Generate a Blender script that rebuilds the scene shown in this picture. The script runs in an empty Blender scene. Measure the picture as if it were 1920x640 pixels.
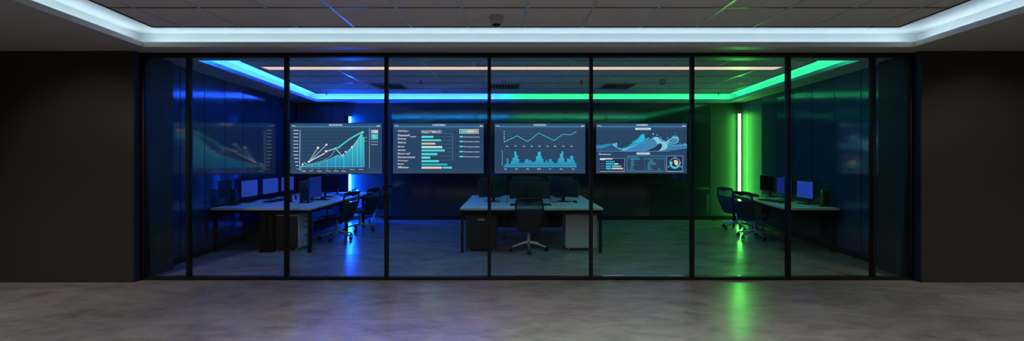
import bpy, bmesh, math, random
from mathutils import Vector, Matrix
random.seed(7)
C = bpy.context.scene.collection
F = 800.0; VX = 958.0; VY = 293.0; H = 1.603      # photo: focal length in px, vanishing point, eye height

# ------------------------------------------------------------------ materials
def s2l(c):
    return tuple(((v/255)/12.92 if v/255 <= .04045 else ((v/255+.055)/1.055)**2.4) for v in c)
def newmat(name):
    m = bpy.data.materials.new(name); m.use_nodes = True
    return m, m.node_tree.nodes, m.node_tree.links, m.node_tree.nodes['Principled BSDF']
def pbr(name, col, rough=.5, metal=0, spec=.5, ior=1.5, coat=0, coat_r=.1, noise=0, nscale=40, bump=0, em=None, es=1):
    m, n, l, b = newmat(name)
    b.inputs['Base Color'].default_value = (*col, 1); b.inputs['Roughness'].default_value = rough
    b.inputs['Metallic'].default_value = metal; b.inputs['Specular IOR Level'].default_value = spec
    b.inputs['IOR'].default_value = ior; b.inputs['Coat Weight'].default_value = coat; b.inputs['Coat Roughness'].default_value = coat_r
    if em: b.inputs['Emission Color'].default_value = (*em, 1); b.inputs['Emission Strength'].default_value = es
    tc = n.new('ShaderNodeTexCoord'); nz = n.new('ShaderNodeTexNoise'); nz.inputs['Scale'].default_value = nscale; nz.inputs['Detail'].default_value = 5
    l.new(tc.outputs['Object'], nz.inputs['Vector'])
    if noise:
        mx = n.new('ShaderNodeMix'); mx.data_type = 'RGBA'
        mx.inputs[6].default_value = (*[v*(1-noise) for v in col], 1); mx.inputs[7].default_value = (*[min(1, v*(1+noise)) for v in col], 1)
        l.new(nz.outputs['Fac'], mx.inputs[0]); l.new(mx.outputs[2], b.inputs['Base Color'])
    if bump:
        bp = n.new('ShaderNodeBump'); bp.inputs['Strength'].default_value = bump; bp.inputs['Distance'].default_value = .002
        l.new(nz.outputs['Fac'], bp.inputs['Height']); l.new(bp.outputs['Normal'], b.inputs['Normal'])
    return m
def emis(name, col, es=1.0):
    m, n, l, b = newmat(name)
    b.inputs['Base Color'].default_value = (0, 0, 0, 1); b.inputs['Roughness'].default_value = .35
    b.inputs['Specular IOR Level'].default_value = .2
    b.inputs['Emission Color'].default_value = (*col, 1); b.inputs['Emission Strength'].default_value = es
    return m

M = {}
M['plaster'] = pbr('plaster', (.60, .57, .54), .38, noise=.04, nscale=6)
M['soffit_in'] = pbr('plaster_inside', (.55, .56, .57), .4, noise=.04, nscale=6)
M['cove'] = pbr('cove_white', (.72, .72, .72), .6)
M['tile'] = pbr('ceiling_tile', (.74, .70, .69), .85, noise=.12, nscale=220, bump=.25)
M['tbar'] = pbr('ceiling_grid_metal', (.85, .88, .92), .30, metal=.40)
M['tbar_dark'] = pbr('ceiling_grid_dark', (.16, .17, .18), .3, metal=.4)
M['pillar'] = pbr('dark_pillar', (.030, .028, .025), .6, noise=.10, nscale=3, bump=.05)
M['pillar_side'] = pbr('dark_reveal', (.05, .055, .06), .4)
M['corridor'] = pbr('corridor_wall', (.16, .155, .15), .8)
M['panel'] = pbr('gloss_panel', (.045, .049, .054), .09, ior=1.8, noise=.10, nscale=2)
M['seam'] = pbr('panel_seam', (.004, .004, .005), .7)
M['black_metal'] = pbr('black_metal', (.008, .008, .009), .5, spec=.3)
M['black'] = pbr('black_plastic', (.022, .023, .026), .42)
M['black_soft'] = pbr('black_foam', (.02, .021, .023), .7, noise=.2, nscale=90)
M['monitor_black'] = pbr('monitor_black', (.022, .023, .026), .38)
M['fabric'] = pbr('chair_shell', (.10, .11, .13), .6, noise=.25, nscale=160, bump=.3)
M['chrome'] = pbr('polished_aluminium', (.78, .79, .80), .28, metal=.75)
M['top'] = pbr('desk_white', (.74, .72, .69), .42, noise=.03, nscale=12)
M['white'] = pbr('white_laminate', (.60, .58, .56), .45)
M['darklam'] = pbr('dark_laminate', (.020, .019, .017), .5)
M['vent'] = pbr('vent_metal', (.45, .46, .48), .35, metal=.3)
M['matt_black'] = pbr('matt_black', (.003, .003, .003), 1, spec=0)
M['vent_dark'] = pbr('vent_dark', (.006, .006, .008), .8)
M['device'] = pbr('white_device', (.45, .45, .45), .35)
M['lens'] = pbr('dark_lens', (.01, .01, .01), .12)
M['off_screen'] = pbr('off_screen', (.006, .006, .008), .15, ior=1.6)
M['blue_screen'] = pbr('blue_screen', (.01, .01, .012), .25, em=s2l((34, 66, 170)), es=.8)
M['blue_screen_dim'] = pbr('blue_screen_dim', (.01, .01, .012), .25, em=s2l((20, 40, 128)), es=.75)
M['paper'] = pbr('paper', (.6, .6, .58), .6)
M['cable'] = pbr('cable', (.03, .03, .03), .5)
M['led_white'] = emis('led_white', (.62, .86, 1.0), 11)
M['led_blue'] = emis('led_blue', (.12, .74, 8.5), 15)
M['led_green'] = emis('led_green', (.03, 1.0, .34), 15)
M['led_blue_front'] = emis('led_blue_front', (.03, 3.2, 9.0), 19)
M['led_green_front'] = emis('led_green_front', (.03, 1.0, .50), 75)
M['panel_navy'] = pbr('navy_gloss_panel', (.026, .055, .15), .09, ior=1.8, noise=.10, nscale=2)
M['panel_navy_matt'] = pbr('navy_reveal', (.020, .040, .085), .5)
M['panel_satin'] = pbr('satin_panel', (.085, .092, .10), .5, noise=.10, nscale=2)
M['tube_blue'] = emis('tube_blue', (.8, 17, 235), 1)
M['tube_green'] = emis('tube_green', (3.4, 31, 3.4), 1)
M['lamp_warm'] = emis('lamp_warm', (.80, .60, .50), 1.0)
M['downlight'] = emis('downlight_glow', (1, .9, .8), 3)

# mesh fabric you can see through
m, n, l, b = newmat('mesh_fabric'); M['mesh'] = m
b.inputs['Base Color'].default_value = (.12, .13, .15, 1); b.inputs['Roughness'].default_value = .6
tr = n.new('ShaderNodeBsdfTransparent'); mx = n.new('ShaderNodeMixShader'); mx.inputs[0].default_value = .72
l.new(tr.outputs[0], mx.inputs[1]); l.new(b.outputs[0], mx.inputs[2]); l.new(mx.outputs[0], n['Material Output'].inputs[0])

# clear glass
m, n, l, b = newmat('clear_glass'); M['glass'] = m
n.remove(b)
tr = n.new('ShaderNodeBsdfTransparent'); tr.inputs[0].default_value = (.97, .985, .98, 1)
gl = n.new('ShaderNodeBsdfGlossy'); gl.inputs['Roughness'].default_value = .0
fr = n.new('ShaderNodeFresnel'); fr.inputs['IOR'].default_value = 1.18
mx = n.new('ShaderNodeMixShader'); l.new(fr.outputs[0], mx.inputs[0]); l.new(tr.outputs[0], mx.inputs[1]); l.new(gl.outputs[0], mx.inputs[2])
l.new(mx.outputs[0], n['Material Output'].inputs[0])

# polished concrete floor
m, n, l, b = newmat('polished_concrete'); M['floor'] = m
tc = n.new('ShaderNodeTexCoord'); mp = n.new('ShaderNodeMapping'); mp.inputs['Scale'].default_value = (.45, .95, 1); mp.inputs['Rotation'].default_value = (0, 0, .25)
l.new(tc.outputs['Object'], mp.inputs[0])
def noise(scale, detail, dist=0, vec=None):
    q = n.new('ShaderNodeTexNoise'); q.inputs['Scale'].default_value = scale; q.inputs['Detail'].default_value = detail; q.inputs['Distortion'].default_value = dist
    q.inputs['Roughness'].default_value = .62
    l.new(vec or mp.outputs[0], q.inputs['Vector']); return q
n1 = noise(2.6, 6, .5); n2 = noise(7, 4, .6); n3 = noise(1.1, 3)
cr = n.new('ShaderNodeValToRGB'); e = cr.color_ramp.elements
e[0].position = .36; e[0].color = (.20, .184, .18, 1); e[1].position = .66; e[1].color = (.37, .36, .34, 1)
x = cr.color_ramp.elements.new(.5); x.color = (.29, .277, .265, 1)
add = n.new('ShaderNodeMath'); add.operation = 'MULTIPLY_ADD'; add.inputs[1].default_value = .5
sc_ = n.new('ShaderNodeMath'); sc_.operation = 'MULTIPLY'; sc_.inputs[1].default_value = .5
l.new(n2.outputs['Fac'], sc_.inputs[0]); l.new(n1.outputs['Fac'], add.inputs[0]); l.new(sc_.outputs[0], add.inputs[2]); l.new(add.outputs[0], cr.inputs[0])
tint = n.new('ShaderNodeMix'); tint.data_type = 'RGBA'; tint.blend_type = 'MULTIPLY'; tint.inputs[0].default_value = 1
cr2 = n.new('ShaderNodeValToRGB'); e = cr2.color_ramp.elements
e[0].position = .4; e[0].color = (1.0, .92, .98, 1); e[1].position = .62; e[1].color = (.96, 1.0, .95, 1)
l.new(n3.outputs['Fac'], cr2.inputs[0]); l.new(cr.outputs[0], tint.inputs[6]); l.new(cr2.outputs[0], tint.inputs[7]); l.new(tint.outputs[2], b.inputs['Base Color'])
rr = n.new('ShaderNodeMapRange'); rr.inputs[1].default_value = .3; rr.inputs[2].default_value = .7; rr.inputs[3].default_value = .20; rr.inputs[4].default_value = .27
l.new(n3.outputs['Fac'], rr.inputs[0]); l.new(rr.outputs[0], b.inputs['Roughness'])
b.inputs['IOR'].default_value = 1.5
bp = n.new('ShaderNodeBump'); bp.inputs['Strength'].default_value = .02; bp.inputs['Distance'].default_value = .002
l.new(n1.outputs['Fac'], bp.inputs['Height'])

# ------------------------------------------------------------------ mesh builder
class MB:
    def __init__(s): s.bm = bmesh.new(); s.mi = 0
    def _mark(s, faces):
        for f in faces: f.material_index = s.mi
    def box(s, c, d, bev=0, rot=None, taper=None):
        r = bmesh.ops.create_cube(s.bm, size=1)['verts']
        for v in r:
            if taper and v.co.z > 0: v.co.x *= taper; v.co.y *= taper
            v.co = Vector((v.co.x*d[0], v.co.y*d[1], v.co.z*d[2]))
        faces = list({f for v in r for f in v.link_faces})
        if bev:
            ed = list({e for v in r for e in v.link_edges})
            o = bmesh.ops.bevel(s.bm, geom=ed, offset=bev, segments=2, affect='EDGES', profile=.6)
            r = list({v for f in o['faces'] for v in f.verts} | {v for v in r if v.is_valid})
            faces = list({f for v in r for f in v.link_faces})
        T = Matrix.Translation(c) @ (rot.to_4x4() if rot else Matrix.Identity(4))
        for v in r: v.co = T @ v.co
        s._mark(faces); return s
    def bb(s, x0, x1, y0, y1, z0, z1, bev=0): return s.box(((x0+x1)/2, (y0+y1)/2, (z0+z1)/2), (x1-x0, y1-y0, z1-z0), bev)
    def prism(s, poly, z0, z1, bev=0):
        b = [s.bm.verts.new((p[0], p[1], z0)) for p in poly]; t = [s.bm.verts.new((p[0], p[1], z1)) for p in poly]
        k = len(poly); fs = [s.bm.faces.new(b[::-1]), s.bm.faces.new(t)]
        for i in range(k): fs.append(s.bm.faces.new((b[i], b[(i+1) % k], t[(i+1) % k], t[i])))
        s._mark(fs); return s
    def face(s, pts):
        f = s.bm.faces.new([s.bm.verts.new(p) for p in pts]); f.material_index = s.mi; return s
    def ring(s, A, B, za, zb):
        k = len(A)
        for i in range(k):
            j = (i+1) % k
            s.face([(A[i][0], A[i][1], za), (A[j][0], A[j][1], za), (B[j][0], B[j][1], zb), (B[i][0], B[i][1], zb)])
        return s
    def tube(s, pts, r, seg=10, cap=True):
        pts = [Vector(p) for p in pts]; rs = r if isinstance(r, (list, tuple)) else [r]*len(pts)
        rings = []; up = None
        for i, p in enumerate(pts):
            d = (pts[min(i+1, len(pts)-1)] - pts[max(i-1, 0)]).normalized()
            if up is None:
                a = Vector((0, 0, 1)) if abs(d.z) < .9 else Vector((1, 0, 0)); up = d.cross(a).normalized()
            else: up = (up - d*up.dot(d)).normalized()
            w = d.cross(up)
            rings.append([s.bm.verts.new(p + (up*math.cos(2*math.pi*k/seg) + w*math.sin(2*math.pi*k/seg))*rs[i]) for k in range(seg)])
        fs = []
        for a, b2 in zip(rings, rings[1:]):
            for k in range(seg): fs.append(s.bm.faces.new((a[k], a[(k+1) % seg], b2[(k+1) % seg], b2[k])))
        if cap: fs += [s.bm.faces.new(rings[0][::-1]), s.bm.faces.new(rings[-1])]
        s._mark(fs); return s
    def lathe(s, prof, c=(0, 0, 0), seg=24):
        rings = [[s.bm.verts.new((c[0]+r*math.cos(2*math.pi*k/seg), c[1]+r*math.sin(2*math.pi*k/seg), c[2]+z)) for k in range(seg)] for r, z in prof]
        fs = []
        for a, b2 in zip(rings, rings[1:]):
            for k in range(seg): fs.append(s.bm.faces.new((a[k], a[(k+1) % seg], b2[(k+1) % seg], b2[k])))
        fs += [s.bm.faces.new(rings[0][::-1]), s.bm.faces.new(rings[-1])]
        s._mark(fs); return s
    def grid(s, fn, nu, nv, thick=0):
        g = [[s.bm.verts.new(fn(i/nu, j/nv)) for j in range(nv+1)] for i in range(nu+1)]
        fs = [s.bm.faces.new((g[i][j], g[i+1][j], g[i+1][j+1], g[i][j+1])) for i in range(nu) for j in range(nv)]
        s._mark(fs)
        if thick: bmesh.ops.solidify(s.bm, geom=fs, thickness=thick)
        return s
    def build(s, name, mats, parent=None, loc=(0, 0, 0), recalc=True):
        if recalc: bmesh.ops.recalc_face_normals(s.bm, faces=s.bm.faces)
        me = bpy.data.meshes.new(name); s.bm.to_mesh(me); s.bm.free()
        for m_ in (mats if isinstance(mats, (list, tuple)) else [mats]): me.materials.append(m_)
        for p in me.polygons: p.use_smooth = True
        me.set_sharp_from_angle(angle=math.radians(35))
        o = bpy.data.objects.new(name, me); C.objects.link(o); o.location = loc
        if parent: o.parent = parent
        return o
def tag(o, label, cat, group=None):
    o['label'] = label; o['category'] = cat
    if group: o['group'] = group
    return o
def thing(name, label, cat, loc=(0, 0, 0), rz=0, group=None):
    o = bpy.data.objects.new(name, None); C.objects.link(o); o.empty_display_size = .1
    o.location = loc; o.rotation_euler = (0, 0, rz); return tag(o, label, cat, group)
def struct(o): o['kind'] = 'structure'; return o
def dup(root, loc, rz, label, group=None):
    r = root.copy(); C.objects.link(r); r.location = loc; r.rotation_euler = (0, 0, rz); r['label'] = label
    if group: r['group'] = group
    for ch in list(root.children):
        c = ch.copy(); C.objects.link(c); c.parent = r
        for g in list(ch.children):
            d = g.copy(); C.objects.link(d); d.parent = c
    return r

# ------------------------------------------------------------------ the setting
YG = 5.55; YB = 10.72; HC = 2.94                     # glass line, back wall, soffit height
def XL(y): return -4.87 - .09*(y-YG)
def XR(y): return 5.32 + .093*(y-YG)
struct(MB().bb(-9.2, 9.2, -4.2, 11.0, -.1, 0).build('floor', M['floor']))

def bars_field(mb_t, mb_b, T, zt, xs, ys):
    """tile field slab plus its metal grid; T = back-left, back-right, front-right, front-left"""
    BL, BR, FR, FL = T
    mb_t.prism([FL, FR, BR, BL], zt, zt+.02)
    def xl(y): return FL[0] + (BL[0]-FL[0])*(y-FL[1])/(BL[1]-FL[1])
    def xr(y): return FR[0] + (BR[0]-FR[0])*(y-FR[1])/(BR[1]-FR[1])
    for x in xs:
        ya, yb = FL[1], BL[1]
        lo = [y for y in [ya + (yb-ya)*i/200 for i in range(201)] if xl(y) < x-.02 and x+.02 < xr(y)]
        if not lo: continue
        mb_b.bb(x-.012, x+.012, lo[0], lo[-1], zt-.006, zt+.001)
    mb_b.mi = 2
    for y in ys:
        mb_b.bb(xl(y)+.01, xr(y)-.01, y-.009, y+.009, zt-.005, zt+.001)
    mb_b.mi = 0
    # edge trim round the field
    for a, b2 in zip((FL, FR, BR, BL), (FR, BR, BL, FL)):
        mb_b.mi = 1
        va, vb = Vector((*a, zt-.004)), Vector((*b2, zt-.004))
        d = (vb-va); L = d.length; ang = math.atan2(d.y, d.x)
        mb_b.box(((va.x+vb.x)/2, (va.y+vb.y)/2, zt+.006), (L, .012, .03), rot=Matrix.Rotation(ang, 3, 'Z'))
        mb_b.mi = 0

def offs(P, d):
    c = Vector((sum(p[0] for p in P)/4, sum(p[1] for p in P)/4)); out = []
    k = len(P)
    for i in range(k):
        p = Vector(P[i]); a = (p-Vector(P[i-1])).normalized(); b2 = (Vector(P[(i+1) % k])-p).normalized()
        na = Vector((a.y, -a.x)); nb = Vector((b2.y, -b2.x))
        if na.dot(p-c) < 0: na = -na
        if nb.dot(p-c) < 0: nb = -nb
        q = p + (na+nb)*d/(1+na.dot(nb)); out.append((q.x, q.y))
    return out
def cove_ceiling(B, O, T, name, soff):
    """B outer boundary, O lip edge, T tile field; all back-left, back-right, front-right, front-left"""
    P = offs(O, .2); Oi = offs(O, .012)
    m_ = MB()
    m_.mi = 0
    m_.ring(B, O, HC, HC); m_.ring(O, O, HC, HC+.062); m_.ring(O, Oi, HC+.062, HC+.062)
    m_.mi = 1
    m_.ring(Oi, Oi, HC+.062, HC+.02); m_.ring(Oi, P, HC+.02, HC+.02); m_.ring(P, P, HC+.02, 3.161)
    m_.face([(p[0], p[1], 3.161) for p in P])
    return struct(m_.build(name, [soff, M['cove']], recalc=False)), P

# corridor (outer) ceiling
B1 = [(-9, YG+.06), (9, YG+.06), (9, -4), (-9, -4)]
O1 = [(-4.5, 5.22), (4.93, 5.22), (3.9, -3), (-3.3, -3)]
T1 = [(-3.96, 4.71), (4.29, 4.71), (3.4, -2.5), (-2.95, -2.5)]
ceil1, P1 = cove_ceiling(B1, O1, T1, 'ceiling', M['plaster'])
mt, mb = MB(), MB()
bars_field(mt, mb, T1, 3.033, [-.47+.63*k for k in range(-5, 8)], [4.10-.62*k for k in range(0, 11)])
struct(mt.build('ceiling', M['tile'])); struct(mb.build('trim_1', [M['tbar'], M['black_metal'], M['tbar_dark']]))
# control room ceiling
B2 = [(XL(YB), YB), (XR(YB), YB), (XR(YG), YG+.06), (XL(YG), YG+.06)]
O2 = [(-4.78, 10.45), (5.37, 10.45), (4.87, 5.97), (-4.38, 5.97)]
T2 = [(-4.42, 9.7), (4.97, 9.7), (4.58, 6.4), (-4.05, 6.4)]
ceil2, P2 = cove_ceiling(B2, O2, T2, 'ceiling', M['soffit_in'])
mt, mb = MB(), MB()
bars_field(mt, mb, T2, 3.033, [.2+.77*k for k in range(-6, 7)], [9.04-.71*k for k in range(0, 4)])
struct(mt.build('ceiling', M['tile'])); struct(mb.build('trim_2', [M['tbar'], M['black_metal'], M['tbar_dark']]))

# pillars / outer walls
YP = 5.41
xl_, xr_ = -4.79, 5.21
def pillar(x0, x1, name):
    m_ = MB(); m_.bb(x0, x1, YP, YG+.5, 0, HC-.001)
    return struct(m_.build(name, M['pillar']))
for x in (xl_+.004, xr_-.004): struct(MB().bb(x-.004, x+.004, YP+.004, YG-.046, .001, HC-.001).build('trim_0', M['panel_navy_matt']))
pillar(-9.1, xl_, 'wall_left'); pillar(xr_, 9.1, 'wall_right')
struct(MB().bb(-9.2, -9.05, -4.2, YP, 0, 3.3).build('wall_left', M['corridor']))
struct(MB().bb(9.05, 9.2, -4.2, YP, 0, 3.3).build('wall_right', M['corridor']))
struct(MB().bb(-9.2, 9.2, -4.25, -4.05, 0, 3.3).build('wall_front', M['corridor']))

# panelled walls of the control room
def panel_wall(name, pts, t=.02, gap=.014, satin=(), mat='panel'):
    """pts: seam positions along the wall (x, y), panels with grooves in front of a black backing; room side = right of travel"""
    m_ = MB()
    for ip, (a, b2) in enumerate(zip(pts, pts[1:])):
        a, b2 = Vector(a), Vector(b2); d = (b2-a).normalized(); nrm = Vector((d.y, -d.x))
        p = [a + d*gap/2, b2 - d*gap/2]
        m_.mi = 2 if ip in satin else 0
        q = [p[0], p[1], p[1]-nrm*t, p[0]-nrm*t]
        m_.prism([(v.x, v.y) for v in q], .10, HC)
        m_.mi = 1
        q = [a - nrm*t*.6, b2 - nrm*t*.6, b2-nrm*.10, a-nrm*.10]
        m_.prism([(v.x, v.y) for v in q], 0, HC)
    o = struct(m_.build(name, [M[mat], M['seam'], M['panel_satin']]))
    m_ = MB(); a, b2 = Vector(pts[0]), Vector(pts[-1]); d = (b2-a).normalized(); nrm = Vector((d.y, -d.x))
    q = [a+nrm*.006, b2+nrm*.006, b2-nrm*.012, a-nrm*.012]
    m_.prism([(v.x, v.y) for v in q], 0, .088)
    return o, m_
lw = [(XL(y), y) for y in [YG+.08]+[5.80+.58*k for k in range(0, 9)]+[YB]]
_, bmb = panel_wall('wall_left', lw, mat='panel_navy'); struct(bmb.build('baseboard_left', M['black_metal']))
rw = [(XR(y), y) for y in [YB, 10.34, 9.70, 9.08, 8.46, 7.84, 7.22, 6.60, 5.98, YG+.08]]
_, bmb = panel_wall('wall_right', rw, satin=(0, 1), mat='panel_navy'); struct(bmb.build('baseboard_right', M['black_metal']))
bw = [(x, YB) for x in [XL(YB), -4.5, -3.0, -1.93, -.87, .2, 1.31, 2.4, 3.5, 5.0, XR(YB)]]
_, bmb = panel_wall('wall_back', bw, satin=(0, 1, 9)); struct(bmb.build('baseboard_back', M['black_metal']))

# ------------------------------------------------------------------ glass front
gx = [(355-VX)/144.1, (538-VX)/144.1, (725-VX)/144.1, (917.5-VX)/144.1, (1108-VX)/144.1, (1297-VX)/144.1, (1477-VX)/144.1, (1635.5-VX)/144.1]
edges = [xl_+.045] + gx + [xr_-.045]
for i, (a, b2) in enumerate(zip(edges, edges[1:])):
    m_ = MB(); m_.bb(a+.015, b2-.015, YG-.005, YG+.005, .045, HC-.05)
    o = struct(m_.build('window_%d' % (i+1), M['glass']))
tn = 3
for x in gx:
    m_ = MB(); m_.bb(x-.021, x+.021, YG-.035, YG+.035, .03, HC-.03, .004)
    struct(m_.build('trim_%d' % tn, M['black_metal'])); tn += 1
m_ = MB(); m_.bb(xl_, xr_, YG-.045, YG+.045, 0, .036, .004); struct(m_.build('trim_%d' % tn, M['black_metal'])); tn += 1
m_ = MB(); m_.bb(xl_, xr_, YG-.045, YG+.045, HC-.05, HC, .004); struct(m_.build('trim_%d' % tn, M['black_metal'])); tn += 1
for a, b2 in ((xl_, xl_+.055), (xr_-.055, xr_)):
    m_ = MB(); m_.bb(a, b2, YG-.045, YG+.045, .02, HC-.02, .004); struct(m_.build('trim_%d' % tn, M['black_metal'])); tn += 1

# ------------------------------------------------------------------ lights of the place and added fill lamps
def strip(a, b2, mat, label, group, z=HC+.035):
    """LED strip on the ledge of a cove"""
    a, b2 = Vector(a), Vector(b2); d = b2-a; L = d.length; ang = math.atan2(d.y, d.x)
    t = thing('led_strip', label, 'light strip', ((a.x+b2.x)/2, (a.y+b2.y)/2, HC+.02), ang, group)
    m_ = MB(); m_.bb(-L/2, L/2, -.02, .02, 0, .010); m_.build('channel', M['vent'], t)
    m_ = MB(); m_.bb(-L/2+.01, L/2-.01, -.014, .014, .010, .020, .003); m_.build('diffuser', mat, t)
def lerp(a, b2, t): return (a[0]+(b2[0]-a[0])*t, a[1]+(b2[1]-a[1])*t)
Q1 = offs(O1, .12)
sides1 = ['above the glass front', 'along the right side of the corridor ceiling', 'behind the corridor ceiling field', 'along the left side of the corridor ceiling']
for i in range(4):
    strip(lerp(Q1[i], Q1[(i+1) % 4], .01), lerp(Q1[i], Q1[(i+1) % 4], .99), M['led_white'], 'cool white LED strip in the ceiling cove ' + sides1[i], 'corridor cove strips')
Q2 = offs(O2, .12)
mid = (-.29-Q2[0][0])/(Q2[1][0]-Q2[0][0])
strip(lerp(Q2[0], Q2[1], .01), lerp(Q2[0], Q2[1], mid), M['led_blue'], 'blue LED strip in the cove on the left half of the back wall', 'control room cove strips')
strip(lerp(Q2[0], Q2[1], mid+.002), lerp(Q2[0], Q2[1], .99), M['led_green'], 'green LED strip in the cove on the right half of the back wall', 'control room cove strips')
strip(lerp(Q2[1], Q2[2], .01), lerp(Q2[1], Q2[2], .99), M['led_green'], 'green LED strip in the cove along the right panelled wall', 'control room cove strips')
strip(lerp(Q2[2], Q2[3], .01), lerp(Q2[2], Q2[3], .52), M['led_green_front'], 'green LED strip in the cove just inside the glass front', 'control room cove strips')
strip(lerp(Q2[2], Q2[3], .53), lerp(Q2[2], Q2[3], .99), M['led_blue_front'], 'blue LED strip in the cove just inside the glass front', 'control room cove strips')
strip(lerp(Q2[3], Q2[0], .01), lerp(Q2[3], Q2[0], .99), M['led_blue'], 'blue LED strip in the cove along the left panelled wall', 'control room cove strips')

def wall_tube(x, y, z0, z1, mat, label, rz=0, shield=False):
    t = thing('wall_light_tube', label, 'wall light', (x, y, z0), rz)
    m_ = MB(); m_.bb(-.016, .016, .0, .035, 0, z1-z0, .004); m_.build('housing', M['black_metal'], t)
    m_ = MB(); m_.tube([(0, -.026, .01), (0, -.026, z1-z0-.01)], .030, 16); m_.build('tube', mat, t)
    if shield: m_ = MB(); m_.bb(-.042, -.036, -.26, .03, 0, z1-z0); m_.build('added_side_fin', M['matt_black'], t)  # black fin added to block the tube's reflection in the left wall
    for zz in (.0, z1-z0-.012):
        m_ = MB(); m_.bb(-.033, .033, -.058, .0, zz, zz+.012, .002); m_.build('end_cap', M['black_metal'], t)
wall_tube(-4.02, YB-.036, .09, 2.60, M['tube_blue'], 'tall glowing blue-white vertical light tube on the back wall behind the first screen', 0, True)
wall_tube(5.675, YB-.10, .09, 2.665, M['tube_green'], 'tall glowing green-white vertical light tube in the right back corner', 0, False)

t = thing('linear_ceiling_light', 'long thin warm white light line recessed across the control room ceiling', 'ceiling light', (.175, 6.895, 3.033))
m_ = MB()
for a in ((-4.17, 4.17, -.135, -.120), (-4.17, 4.17, .120, .135), (-4.17, -4.155, -.12, .12), (4.155, 4.17, -.12, .12)): m_.bb(*a, -.012, .002)
m_.build('frame', M['vent'], t)
MB().bb(-4.155, 4.155, -.12, .12, -.008, .0).build('diffuser', M['lamp_warm'], t)

def area(name, loc, sx, sy, power, col, rot=(0, 0, 0), spread=180):
    L = bpy.data.lights.new(name, 'AREA'); L.shape = 'RECTANGLE'; L.size = sx; L.size_y = sy; L.energy = power; L.color = col; L.spread = math.radians(spread)
    o = bpy.data.objects.new(name, L); C.objects.link(o); o.location = loc; o.rotation_euler = rot; return o
area('corridor_fill_light', (.2, 2.3, 3.02), 5.6, 1.5, 80, (1, .93, .86), spread=130)  # unseen fill lamp added to brighten the corridor floor
for x in (-6.1, 6.5): area('corridor_side_fill', (x, 2.6, HC-.02), 1.6, 1.6, 32, (1, .93, .86), spread=120)  # two more unseen lamps, added to even out the floor at the sides
def spot(name, loc, target, power, size, blend, col=(1, .86, .70)):
    L = bpy.data.lights.new(name, 'SPOT'); L.energy = power; L.spot_size = math.radians(size); L.spot_blend = blend; L.color = col; L.shadow_soft_size = .05
    o = bpy.data.objects.new(name, L); C.objects.link(o); o.location = loc
    o.rotation_euler = (Vector(target)-Vector(loc)).to_track_quat('-Z', 'Y').to_euler(); return o
for x, sd in ((-5.25, 'left'), (5.95, 'right')):
    t = thing('recessed_downlight', 'round recessed downlight in the corridor soffit washing the dark %s pillar' % sd, 'ceiling light', (x, 3.1, HC), 0, 'corridor downlights')
    MB().lathe([(.07, -.001), (.085, -.012), (.06, -.014), (.055, -.002)], seg=28).build('trim_ring', M['device'], t)
    MB().lathe([(.05, -.004), (.05, -.006)], seg=24).build('diffuser', M['downlight'], t)
    spot('downlight_beam', (x, 3.1, HC-.03), (x, YP, 1.05), 75, 72, .8)

# ------------------------------------------------------------------ ceiling devices
def diffuser(x, y, label, first=[None]):
    if first[0]: return dup(first[0], (x, y, 3.033), 0, label)
    t = thing('air_vent', label, 'air vent', (x, y, 3.033), 0, 'square louvred air vents in the control room ceiling'); first[0] = t
    m_ = MB(); w = .31
    for a in ((-w, w, -w, -w+.025), (-w, w, w-.025, w), (-w, -w+.025, -w, w), (w-.025, w, -w, w)): m_.bb(*a, -.016, .0)
    m_.build('frame', M['vent'], t)
    MB().bb(-w+.02, w-.02, -w+.02, w-.02, -.006, -.002).build('backing', M['vent_dark'], t)
    for k in range(9):
        xx = -.24+.06*k
        m_ = MB(); m_.box((xx, 0, -.018), (.004, 2*w-.06, .016), rot=Matrix.Rotation(.6 if xx < 0 else -.6, 3, 'Y')); m_.build('louvre', M['vent'], t)
    return t
diffuser(-2.47, 8.72, 'square louvred ceiling vent lit blue, above the gap between first and second screen')
diffuser(-.13, 8.72, 'square louvred ceiling vent, half blue and half green, above the third screen\'s left edge')
diffuser(2.16, 8.72, 'square louvred ceiling vent lit green, above the fourth screen')

t = thing('smoke_detector', 'large white tapered smoke detector with dark lens on the corridor ceiling', 'smoke detector', (-.15, 4.36, 3.033))
MB().lathe([(.075, 0), (.076, -.012), (.062, -.075), (.055, -.085), (.03, -.088)], seg=32).build('housing', M['device'], t)
MB().lathe([(.046, -.082), (.044, -.092), (.02, -.099)], seg=28).build('lens', M['lens'], t)
t = thing('smoke_detector', 'small pale smoke detector on the control room ceiling above the fourth screen\'s right half', 'smoke detector', (2.83, 7.98, 3.033))
MB().lathe([(.06, 0), (.058, -.02), (.045, -.085), (.02, -.09)], seg=24).build('housing', M['device'], t)
MB().lathe([(.03, -.086), (.028, -.094), (.01, -.098)], seg=20).build('lens', M['lens'], t)
t = thing('smoke_detector', 'small smoke detector beside the middle air vent on the control room ceiling', 'smoke detector', (-.14, 8.12, 3.033))
MB().lathe([(.05, 0), (.048, -.02), (.034, -.065), (.015, -.07)], seg=24).build('housing', M['device'], t)
MB().lathe([(.024, -.068), (.022, -.075), (.01, -.078)], seg=20).build('lens', M['lens'], t)
sp0 = None
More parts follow.
